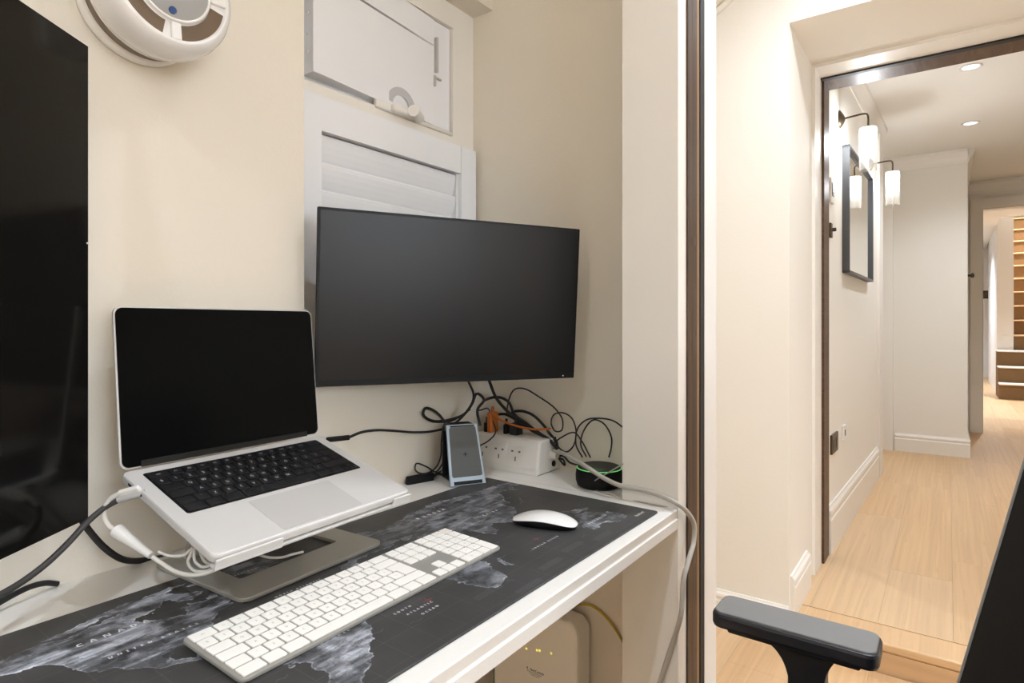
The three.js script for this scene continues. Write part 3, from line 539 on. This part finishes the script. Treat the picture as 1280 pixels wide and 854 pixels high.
// ------------------------------------------------------------------ phone charger
{
  const a = onY(563, 609, MT), b = onY(608, 604, MT), yaw = -Math.atan2(b.z - a.z, b.x - a.x), c = a.clone().add(b).multiplyScalar(.5);
  const t = thing('wireless_charger', 'blue grey wireless charging stand with a dark grey pad beside the socket block', 'phone charger', [c.x, MT, c.z], yaw);
  const hw = .0385, tw = .034, hh = .128, tilt = -.36;
  const s = new THREE.Shape(); s.moveTo(-hw, 0); s.lineTo(hw, 0); s.lineTo(tw, hh); s.lineTo(-tw, hh);
  const fr = obj('frame', new THREE.ExtrudeGeometry(s, { depth: .004, bevelEnabled: true, bevelSize: .0015, bevelThickness: .0015, bevelSegments: 2 }).translate(0, .0015, -.0055), M([.36, .43, .50], .38, .55), t); fr.rotation.x = tilt;
  const pd = new THREE.Shape(), hw2 = hw - .0042, tw2 = tw - .0036, r = .006; pd.moveTo(-hw2 + r, .016); pd.lineTo(hw2 - r, .016); pd.quadraticCurveTo(hw2, .016, hw2 - .0003, .016 + r); pd.lineTo(tw2, hh - .005 - r); pd.quadraticCurveTo(tw2, hh - .005, tw2 - r, hh - .005); pd.lineTo(-tw2 + r, hh - .005); pd.quadraticCurveTo(-tw2, hh - .005, -tw2, hh - .005 - r); pd.lineTo(-hw2 + .0003, .016 + r); pd.quadraticCurveTo(-hw2, .016, -hw2 + r, .016);
  const pad = obj('pad', new THREE.ExtrudeGeometry(pd, { depth: .0015, bevelEnabled: false }).translate(0, .0015, -.0008), M([.115, .118, .115], .7), fr);
  obj('mark', [bx(-.0045, .0045, .064, .0655, .0008, .0011), bx(-.0008, .0008, .060, .0695, .0008, .0011)], m.black, fr);
  obj('slot', bx(-hw + .007, hw - .007, .002, .009, .0001, .0010), m.black, fr);
  obj('rear_leg', [rb(.062, .018, .044, .004, 0, .112, -.066), rb(.066, .115, .010, .003, 0, .058, -.082), rb(.062, .006, .085, .002, 0, .004, -.045)], m.black, t);
}

// ------------------------------------------------------------------ socket block
{
  const x0 = 1.131, x1 = 1.2265, z0 = .006, z1 = .203, y0 = DESK + .0006, h = .078;
  const t = thing('power_strip', 'white socket block with two visible sockets by the alcove side wall', 'power strip', [(x0 + x1) / 2, y0, (z0 + z1) / 2]);
  const w = x1 - x0, d = z1 - z0;
  const s = new THREE.Shape(); [[-w / 2, 0], [w / 2, 0], [w / 2, h * .92], [w / 2 - .012, h], [-w / 2 + .020, h], [-w / 2 + .010, h * .95], [-w / 2, .016]].forEach((p, i) => i ? s.lineTo(...p) : s.moveTo(...p));
  const body = obj('body', new THREE.ExtrudeGeometry(s, { depth: d - .012, bevelEnabled: true, bevelThickness: .006, bevelSize: .005, bevelOffset: -.005, bevelSegments: 3 }).translate(0, 0, -d / 2 + .006), m.plugWhite, t);
  obj('base_gasket', bx(-w / 2 + .004, w / 2 - .004, -.0005, .003, -d / 2 + .004, d / 2 - .004), m.cableGrey, t);
  for (const z of [-.063, -.0145, .034]) {
    const o = obj('socket', rb(.003, .042, .044, .001, 0, 0, 0), m.plugWhite, t); o.position.set(-w / 2 + .0058, .042, z); o.rotation.z = -.155;
    obj('slot', [bx(-.0018, -.0012, .004, .008, -.013, -.007), bx(-.0018, -.0012, .004, .008, .007, .013), bx(-.0018, -.0012, -.016, -.006, -.0016, .0016)], M([.16, .15, .14], .6), o);
  }
  obj('cable_gland', cyl(.009, .011, .018).rotateX(Math.PI / 2).translate(.012, .040, d / 2 + .006), m.cableWhite, t);
  obj('power_switch', cyl(.007, .007, .004).rotateX(Math.PI / 2).translate(.018, .018, d / 2 + .0005), m.black, t);
}
// plugs standing on the block
function plug(u, v, x, mat, label, sx = .012, sy = .03, sz = .02) {
  const p = onX(u, v, x), t = thing('power_plug', label, 'plug', [p.x, DESK + .078, p.z]);
  obj('body', rb(sx, sy, sz, .003, 0, sy / 2, 0), mat, t); obj('strain_relief', cyl(.003, .0045, .014, 0, sy + .006, 0, 12), mat, t);
}
plug(616, 520, 1.175, m.orange, 'orange plug standing in the white socket block', .03, .05, .014);
plug(609, 525, 1.17, m.black, 'small black plug beside the orange plug', .018, .024, .010);
plug(633, 527, 1.175, m.black, 'small black plug past the orange plug', .016, .024, .010);
plug(645, 528, 1.18, m.blackRub, 'larger black plug on the socket block under the cables', .026, .028, .024);

// ------------------------------------------------------------------ smart speaker
{
  const t = thing('smart_speaker', 'round black fabric speaker with a glowing green ring by the pier', 'speaker', [1.1465, DESK + .0004, .349]);
  obj('body', lathe([[0, .002], [.040, 0], [.046, .003], [.0492, .012], [.0497, .024], [.0485, .034], [.0465, .0385]], 56), M([.016, .018, .024], .9, 0, { map: fabricTex }), t);
  const e = M([.1, .4, .1], .5, 0, { emissive: new THREE.Color().setRGB(.22, .80, .22), emissiveIntensity: .55 });
  obj('light_ring', new THREE.TorusGeometry(.0468, .0010, 10, 64).rotateX(Math.PI / 2).translate(0, .0392, 0), e, t);
  obj('top', lathe([[.0460, .0385], [.0455, .0412], [.042, .0428], [0, .0432]], 56), M([.020, .020, .021], .55), t);
  const l = new THREE.PointLight(new THREE.Color().setRGB(.3, 1, .3), .0004, 0, 2); l.name = 'ring_light'; l.position.set(-.02, .06, .01); l.shadow.radius = .3; l.castShadow = true; t.add(l);
}

// ------------------------------------------------------------------ smoke alarm
{
  const t = thing('smoke_alarm', 'round white smoke alarm with brown vents on the cream wall', 'smoke alarm', [.387, 1.5504, 0]);
  const L = (pts, mat, n, p = t) => obj(n, lathe(pts, 72).rotateX(Math.PI / 2), mat, p);
  L([[0, 0], [.079, 0], [.0795, .004], [.0785, .018], [.072, .020], [0, .020]], m.plugWhite, 'base');
  L([[.070, .018], [.0765, .022], [.0765, .040], [.070, .044]], M([.20, .16, .12], .7), 'spacer_ring');
  L([[.070, .042], [.081, .044], [.0835, .048], [.083, .053], [.0855, .056], [.0885, .066], [.0888, .080], [.087, .093], [.083, .1035], [.0765, .1095], [.072, .1110], [.0715, .1065], [.050, .1065], [.0495, .1125], [.0468, .1135], [.0455, .1122]], M('#f0edea', .2, 0, { clearcoat: .4 }), 'cover');
  L([[.0, .1115], [.0456, .1115]], M([.42, .44, .46], .08, .55), 'sensor_window');
  const vs = new THREE.Shape(); vs.absarc(0, 0, .0705, .10, 1.30, false); vs.absarc(0, 0, .0515, 1.30, .10, true);
  const vg = new THREE.ExtrudeGeometry(vs, { depth: .0012, bevelEnabled: false, curveSegments: 16 });
  const meshTex = dataTex(64, 64, (i, j) => { const k = (i % 4 < 2) !== (j % 4 < 2) ? 1 : .6; return [150 * k, 128 * k, 102 * k]; }); meshTex.repeat.set(90, 90);
  const vm = M('#e8e4e0', .6, .2, { map: meshTex });
  const rm = M('#f0edea', .25);
  for (let k = 0; k < 4; k++) { const a = -Math.PI / 2 + .065 + k * Math.PI / 2; const v = obj('vent', vg, vm, t); v.position.z = .1066; v.rotation.z = a + .02; const r = obj('rib', rb(.023, .013, .006, .002, .061, 0, .1085), rm, t); r.rotation.z = a; }
  obj('indicator', cyl(.005, .005, .002).rotateX(Math.PI / 2).translate(-.002, -.036, .1122), M([.03, .07, .20], .2), t);
}

// ------------------------------------------------------------------ router below the desk
{
  const x = 1.150, za = .058, zb = .292, yT = .432, hh = .30;
  const t = thing('internet_router', 'white rounded internet router with yellow lights on the wall below the desk', 'router', [1.2265, yT - hh, (za + zb) / 2]);
  const w = zb - za, g = plate(rrect(w, hh, .03), .06, .008, 10).rotateX(Math.PI / 2).rotateY(-Math.PI / 2).translate(-.012, hh / 2, 0);
  obj('case', g, M('#f1ebe0', .5), t);
  obj('wall_bracket', bx(-.014, 0, .06, .2, -.05, .05), m.white, t);
  const cv = canvasTex(512, 256, (c, W, Hh) => { c.fillStyle = '#f1ebe0'; c.fillRect(0, 0, W, Hh); c.fillStyle = '#16151b'; c.font = 'bold 80px sans-serif'; c.fillText('NetComm', 130, 100); c.beginPath(); c.moveTo(40, 45); c.lineTo(80, 30); c.lineTo(62, 70); c.lineTo(96, 104); c.lineTo(52, 92); c.fill(); c.fillRect(60, 122, 400, 10); c.fillRect(110, 156, 320, 8); c.fillRect(160, 186, 220, 8); });
  const pm = V3(1.2265, 0, 0), fx = -.0722;
  const lp = onX(668, 842, 1.154), lb = obj('label_print', new THREE.PlaneGeometry(.052, .026).rotateY(-Math.PI / 2).translate(fx - .0003, lp.y - (yT - hh), lp.z - (za + zb) / 2), M('#ffffff', .5, 0, { map: cv }), t);
  for (const [u, v] of [[658, 811], [671, 813], [674.5, 813.5], [689, 817]]) { const q = onX(u, v, 1.154); obj('status_light', bx(fx - .0012, fx + .001, q.y - (yT - hh) - .0018, q.y - (yT - hh) + .0018, q.z - (za + zb) / 2 - .002, q.z - (za + zb) / 2 + .002), M([.6, .55, .05], .4, 0, { emissive: new THREE.Color().setRGB(.95, .85, .12), emissiveIntensity: .9 }), t); }
}

// ------------------------------------------------------------------ cables
function cable(name, label, pts, r, mat, group, seg = 90) { return tag(obj(name, tube(pts, r, seg, 9), mat), label, 'cable', group); }
const A = (d, ...l) => l.map(p => { const q = atD(p[0], p[1], p[2] || d); return q.z < .008 ? onZ(p[0], p[1], .008) : q; }), X = (x, ...l) => l.map(p => onX(p[0], p[1], p[2] || x));
// left side: laptop leads
{
  const c1 = thing('laptop_cable', 'thick dark grey cable plugged into the laptop beside the upright monitor', 'cable');
  obj('lead', tube(A(.75, [150, 624, .742], [132, 634, .74], [110, 652, .725], [88, 676, .70], [60, 703, .67], [30, 726, .64], [0, 744, .61], [-40, 765, .57], [-90, 790, .54]), .0036, 70), m.greyRub, c1);
  obj('plug', between(atD(150, 624, .742), atD(181, 616, .745), new THREE.CylinderGeometry(.0043, .0043, .034, 14)), m.alu, c1);
  const c2 = thing('charging_cable', 'white laptop charging cable with a tapered connector sleeve', 'cable');
  obj('plug', between(atD(174, 610.5, .742), atD(150, 617, .742), rb(.006, .026, .0085, .002)), m.plugWhite, c2);
  obj('lead', tube(A(.74, [150, 617], [138, 624], [131, 636], [131, 648], [136, 657], [145, 664]), .003, 50), m.cableWhite, c2);
  obj('sleeve', between(atD(143, 661, .74), atD(192, 697, .72), new THREE.CylinderGeometry(.0042, .0085, .060, 20)), m.plugWhite, c2);
  obj('tail', tube(A(.72, [190, 696], [205, 706], [220, 715, .715], [240, 719, .71], [262, 715, .705], [280, 704, .70], [287, 697, .70]), .0026, 60), m.cableWhite, c2);
  cable('looped_cable', 'coiled thin white lead hanging under the laptop', [...A(.735, [198, 690], [212, 695], [230, 694], [242, 684], [240, 690], [235, 703], [242, 713], [258, 714], [270, 706], [276, 694], [268, 703], [254, 709], [244, 702], [243, 690], [246, 680], [250, 690], [256, 702], [266, 706], [278, 700]), ...[[295, 692], [312, 688], [322, 693], [336, 697], [352, 697], [366, 693], [379, 690]].map((p, i) => onY(p[0], p[1], MT + .013 - i * .001))], .0019, m.cableWhite, undefined, 200);
  cable('monitor_cable', 'black cable curving down from the upright monitor to the desk', [atD(103, 651, .80), atD(112, 664, .80), atD(130, 684, .80), atD(150, 698, .815), onZ(178, 701, .007), onZ(205, 697, .006)], .0042, m.blackRub);
  cable('monitor_cable', 'black cable lying along the back of the desk by the wall', [onZ(72, 730, .006), onZ(58, 729, .010), onZ(40, 733, .016), onZ(20, 742, .024), onZ(-5, 756, .03), onZ(-40, 775, .04)], .0036, m.blackRub);
}
// cables between laptop and charger
{
  const c = thing('laptop_cable', 'thin black cable running from the laptop to the cable tangle', 'cable');
  obj('plug', between(atD(409, 550, 1.10), atD(436, 547, 1.11), rb(.010, .042, .006, .002)), m.black, c);
  obj('lead', tube(A(1.2, [434, 548, 1.11], [450, 541, 1.14], [468, 538, 1.18], [490, 538.5, 1.24], [520, 540.5, 1.31], [542, 539, 1.35], [560, 534, 1.37], [575, 524, 1.38], [588, 508, 1.38], [592, 494, 1.36], [586, 478, 1.34], [580, 466, 1.33]), .0026, 100), m.blackRub, c);
  const G = 'black cables tangled behind the phone charger';
  cable('black_cable', 'looped thick black cable above the phone charger', A(1.37, [600, 532], [597, 512], [605, 500], [596, 492], [590, 505], [580, 518], [565, 524], [550, 527], [537, 525], [529, 518], [531, 511], [540, 512], [550, 520], [557, 531], [560, 545, 1.38], [562, 575, 1.392], [562, 594, 1.40]), .0032, m.blackRub, G);
  cable('black_cable', 'thin black cable hanging down left of the phone charger', A(1.36, [588, 512], [570, 524], [556, 531], [552, 550], [551, 570], [546, 583], [538, 590], [526, 592], [519, 587], [520, 580], [534, 584], [545, 590], [553, 580], [557, 573], [561, 576], [556, 586], [545, 592]), .0017, m.blackRub, G, 140);
  const ad = thing('cable_adapter', 'black cable adapter lying on the desk against the wall', 'adapter');
  const a1 = onZ(508, 600, .012), a2 = onZ(542, 592, .030); a1.y = a2.y = DESK + .0075;
  obj('body', between(a1, a2, rb(.020, a1.distanceTo(a2), .013, .004)), m.black, ad);
  obj('lead', tube([a2, onY(548, 592, DESK + .006), onY(556, 594, DESK + .005), onY(566, 597, DESK + .005)], .0035, 30), m.blackRub, ad);
}
// tangle above the socket block
{
  const G = 'black cables tangled above the socket block';
  cable('black_cable', 'thick black cable falling from the monitor to the socket block', [atD(606, 458, 1.36), ...X(1.185, [613, 480], [620, 497], [634, 514], [650, 528], [668, 540], [684, 548], [697, 562])], .0038, m.blackRub, G);
  cable('black_cable', 'thick black cable looped round the orange plug', X(1.19, [601, 533], [598, 518], [601, 505], [612, 498], [625, 497], [636, 503], [643, 518], [656, 528], [672, 540], [690, 552]), .0034, m.blackRub, G);
  cable('black_cable', 'thick black cable arching over the end of the socket block', X(1.20, [622, 518], [632, 518], [645, 524], [640, 516], [652, 514], [666, 519], [678, 530], [688, 543], [696, 554], [694, 563]), .0034, m.blackRub, G);
  cable('black_cable', 'thin black cable in a small loop past the socket block', X(1.205, [633, 520], [636, 500], [643, 487], [655, 486], [675, 497], [694, 511], [703, 525], [702, 538], [694, 539], [689, 529], [692, 519], [702, 516], [714, 522], [720, 538], [717, 557], [708, 565], [698, 559], [694, 546]), .0018, m.blackRub, G, 140);
  cable('black_cable', 'thin black cable hooked over the front of the socket block', [...X(1.165, [588, 513], [600, 513], [610, 511], [614, 522], [619, 535]), onX(617, 545, 1.128), onX(608, 553, 1.1275), onX(600, 557, 1.13)], .0016, m.blackRub, G);
  cable('black_cable', 'thin black cable draped from the bundle to the speaker', X(1.20, [690, 556], [700, 548], [718, 541], [728, 553], [735, 566, 1.195], [738, 572, 1.19]), .0018, m.blackRub, G);
  cable('speaker_cable', 'thin black cable looping above the round speaker', X(1.205, [728, 572, 1.198], [720, 556], [722, 536], [733, 525], [748, 523], [766, 526], [778, 534, 1.21], [790, 546, 1.215]), .0018, m.blackRub, 'speaker cables');
  cable('speaker_cable', 'thin black cable arching from the speaker over its top', X(1.205, [733, 571, 1.198], [726, 556], [730, 538], [742, 525], [755, 530], [764, 546], [764, 560], [761, 572, 1.198]), .0018, m.blackRub, 'speaker cables');
  cable('black_cable', 'small knot of black cable on the desk behind the socket block', X(1.215, [694, 560], [698, 572], [706, 582], [704, 575], [695, 572], [704, 570], [712, 578], [720, 581], [730, 583]), .0024, m.blackRub, G);
  cable('orange_cable', 'thin orange cable lying across the black cables', X(1.165, [617, 517], [626, 525], [640, 531], [655, 535], [672, 537], [688, 536]), .0026, m.orange);
}
cable('power_cable', 'thick grey power cable running from the socket block round the pier', [onX(691, 563, 1.19), ...[[702, 566, 1.175], [716, 573, 1.13], [735, 585, 1.092], [757, 599, 1.080], [778, 608, 1.076], [805, 613, 1.078], [830, 621, 1.078]].map(p => onX(...p)), ...[[850, 632, .553], [861, 643, .558], [868, 658, .560], [867, 678, .560], [861, 700, .560], [855, 722, .558], [853, 748, .557], [851, 770, .556]].map(p => onZ(...p)), onX(845, 792, 1.079), onX(834, 825, 1.079), onX(820, 870, 1.079), onX(800, 930, 1.079)], .0046, m.cableGrey, undefined, 160);
cable('thin_cable', 'thin grey cable crossing in front of the round speaker', [onY(733, 608, DESK + .002), onX(745, 600, 1.098), onX(762, 590, 1.090), onX(779, 580, 1.083)], .0012, m.cableGrey, undefined, 30);
cable('thin_cable', 'thin white cable lying on the desk along the pier', [onY(733, 609, DESK + .0015), onY(757, 617, DESK + .0015), onY(785, 624, DESK + .0015), onY(818, 631, DESK + .0015), onY(845, 635, DESK + .0015)], .0012, m.cableGrey, undefined, 40);
cable('yellow_cable', 'yellow network cable arching down the wall beside the router', X(1.222, [690, 800], [700, 775], [712, 760], [735, 756], [752, 766], [768, 785], [780, 806], [790, 840], [796, 880]), .0026, m.yellow);
cable('green_cable', 'green cable hanging below the desk beside the router', X(1.215, [612, 800], [617, 830], [618, 850], [616, 880]), .0028, M([.06, .16, .05], .5));

// ------------------------------------------------------------------ office chair
{
  const t = thing('office_chair', 'black office chair with grey padded armrests pushed towards the desk', 'office chair', [.85, 0, .76]);
  const seatY = .395, px = .255;
  obj('seat', rb(.46, .07, .40, .03, 0, seatY - .01, .05, 5), m.fabric, t);
  // backrest: leaning slab
  const bk = obj('backrest', new RoundedBoxGeometry(.44, .62, .05, 3, .006), m.fabric, t);
  const a = 12.5 * Math.PI / 180; bk.rotation.x = a; bk.position.set(1.05 - .22 - .85, .59 + .16, .996 + .028 - .76);
  obj('piping', rb(.004, .62, .006, .002, .2205, 0, -.0245), M([.35, .34, .33], .6), bk);
  for (const sx of [-1, 1]) {
    const cx = sx > 0 ? 0.2352 : -0.2352, cz = -0.0173, y = .600;
    const pad = obj('armrest', plate(rrect(.084, 0.250, .018), .026, .006, 6).translate(cx, y - .028, cz), M([.013, .016, .023], .42), t);
    obj('armrest_top', plate(rrect(.076, 0.242, .015), .005, .002, 6).translate(cx, y - .0045, cz), M([.20, .195, .19], .55), pad);
    obj('armrest_base', rb(.06, .010, .20, .004, cx, y - .032, cz), M([.010, .011, .014], .5), pad);
    const ps = new THREE.Shape(); ps.moveTo(-.058, 0); ps.quadraticCurveTo(-.03, -.012, -.022, -.05); ps.lineTo(-.024, -.2); ps.lineTo(.028, -.2); ps.lineTo(.026, -.05); ps.quadraticCurveTo(.028, -.02, .045, 0);
    obj('arm_post', new THREE.ExtrudeGeometry(ps, { depth: .036, bevelEnabled: true, bevelSize: .003, bevelThickness: .003, bevelSegments: 2 }).rotateY(-Math.PI / 2).translate(cx + .018, y - .034, cz + .02), M([.011, .012, .015], .45), pad);
    obj('arm_bracket', rb(.20, .02, .05, .006, cx - sx * .085, seatY - .05, cz + .02), m.black, t);
  }
  obj('back_bracket', rb(.10, .34, .02, .006, 0, .52, .255), m.black, t);
  obj('column', cyl(.028, .028, .32, 0, .26, 0), m.black, t);
  for (let k = 0; k < 5; k++) { const g = k * Math.PI * 2 / 5; const l = obj('leg', rb(.30, .03, .04, .01, .15, .085, 0), m.black, t); l.rotation.y = g; obj('castor', cyl(.03, .03, .04, 0, 0, 0, 20).rotateX(Math.PI / 2).translate(.28, .031, 0), m.blackRub, l); }
}

scene.traverse(o => { if (o.isMesh) { o.castShadow = true; o.receiveShadow = true; } });
renderer.render(scene, camera);
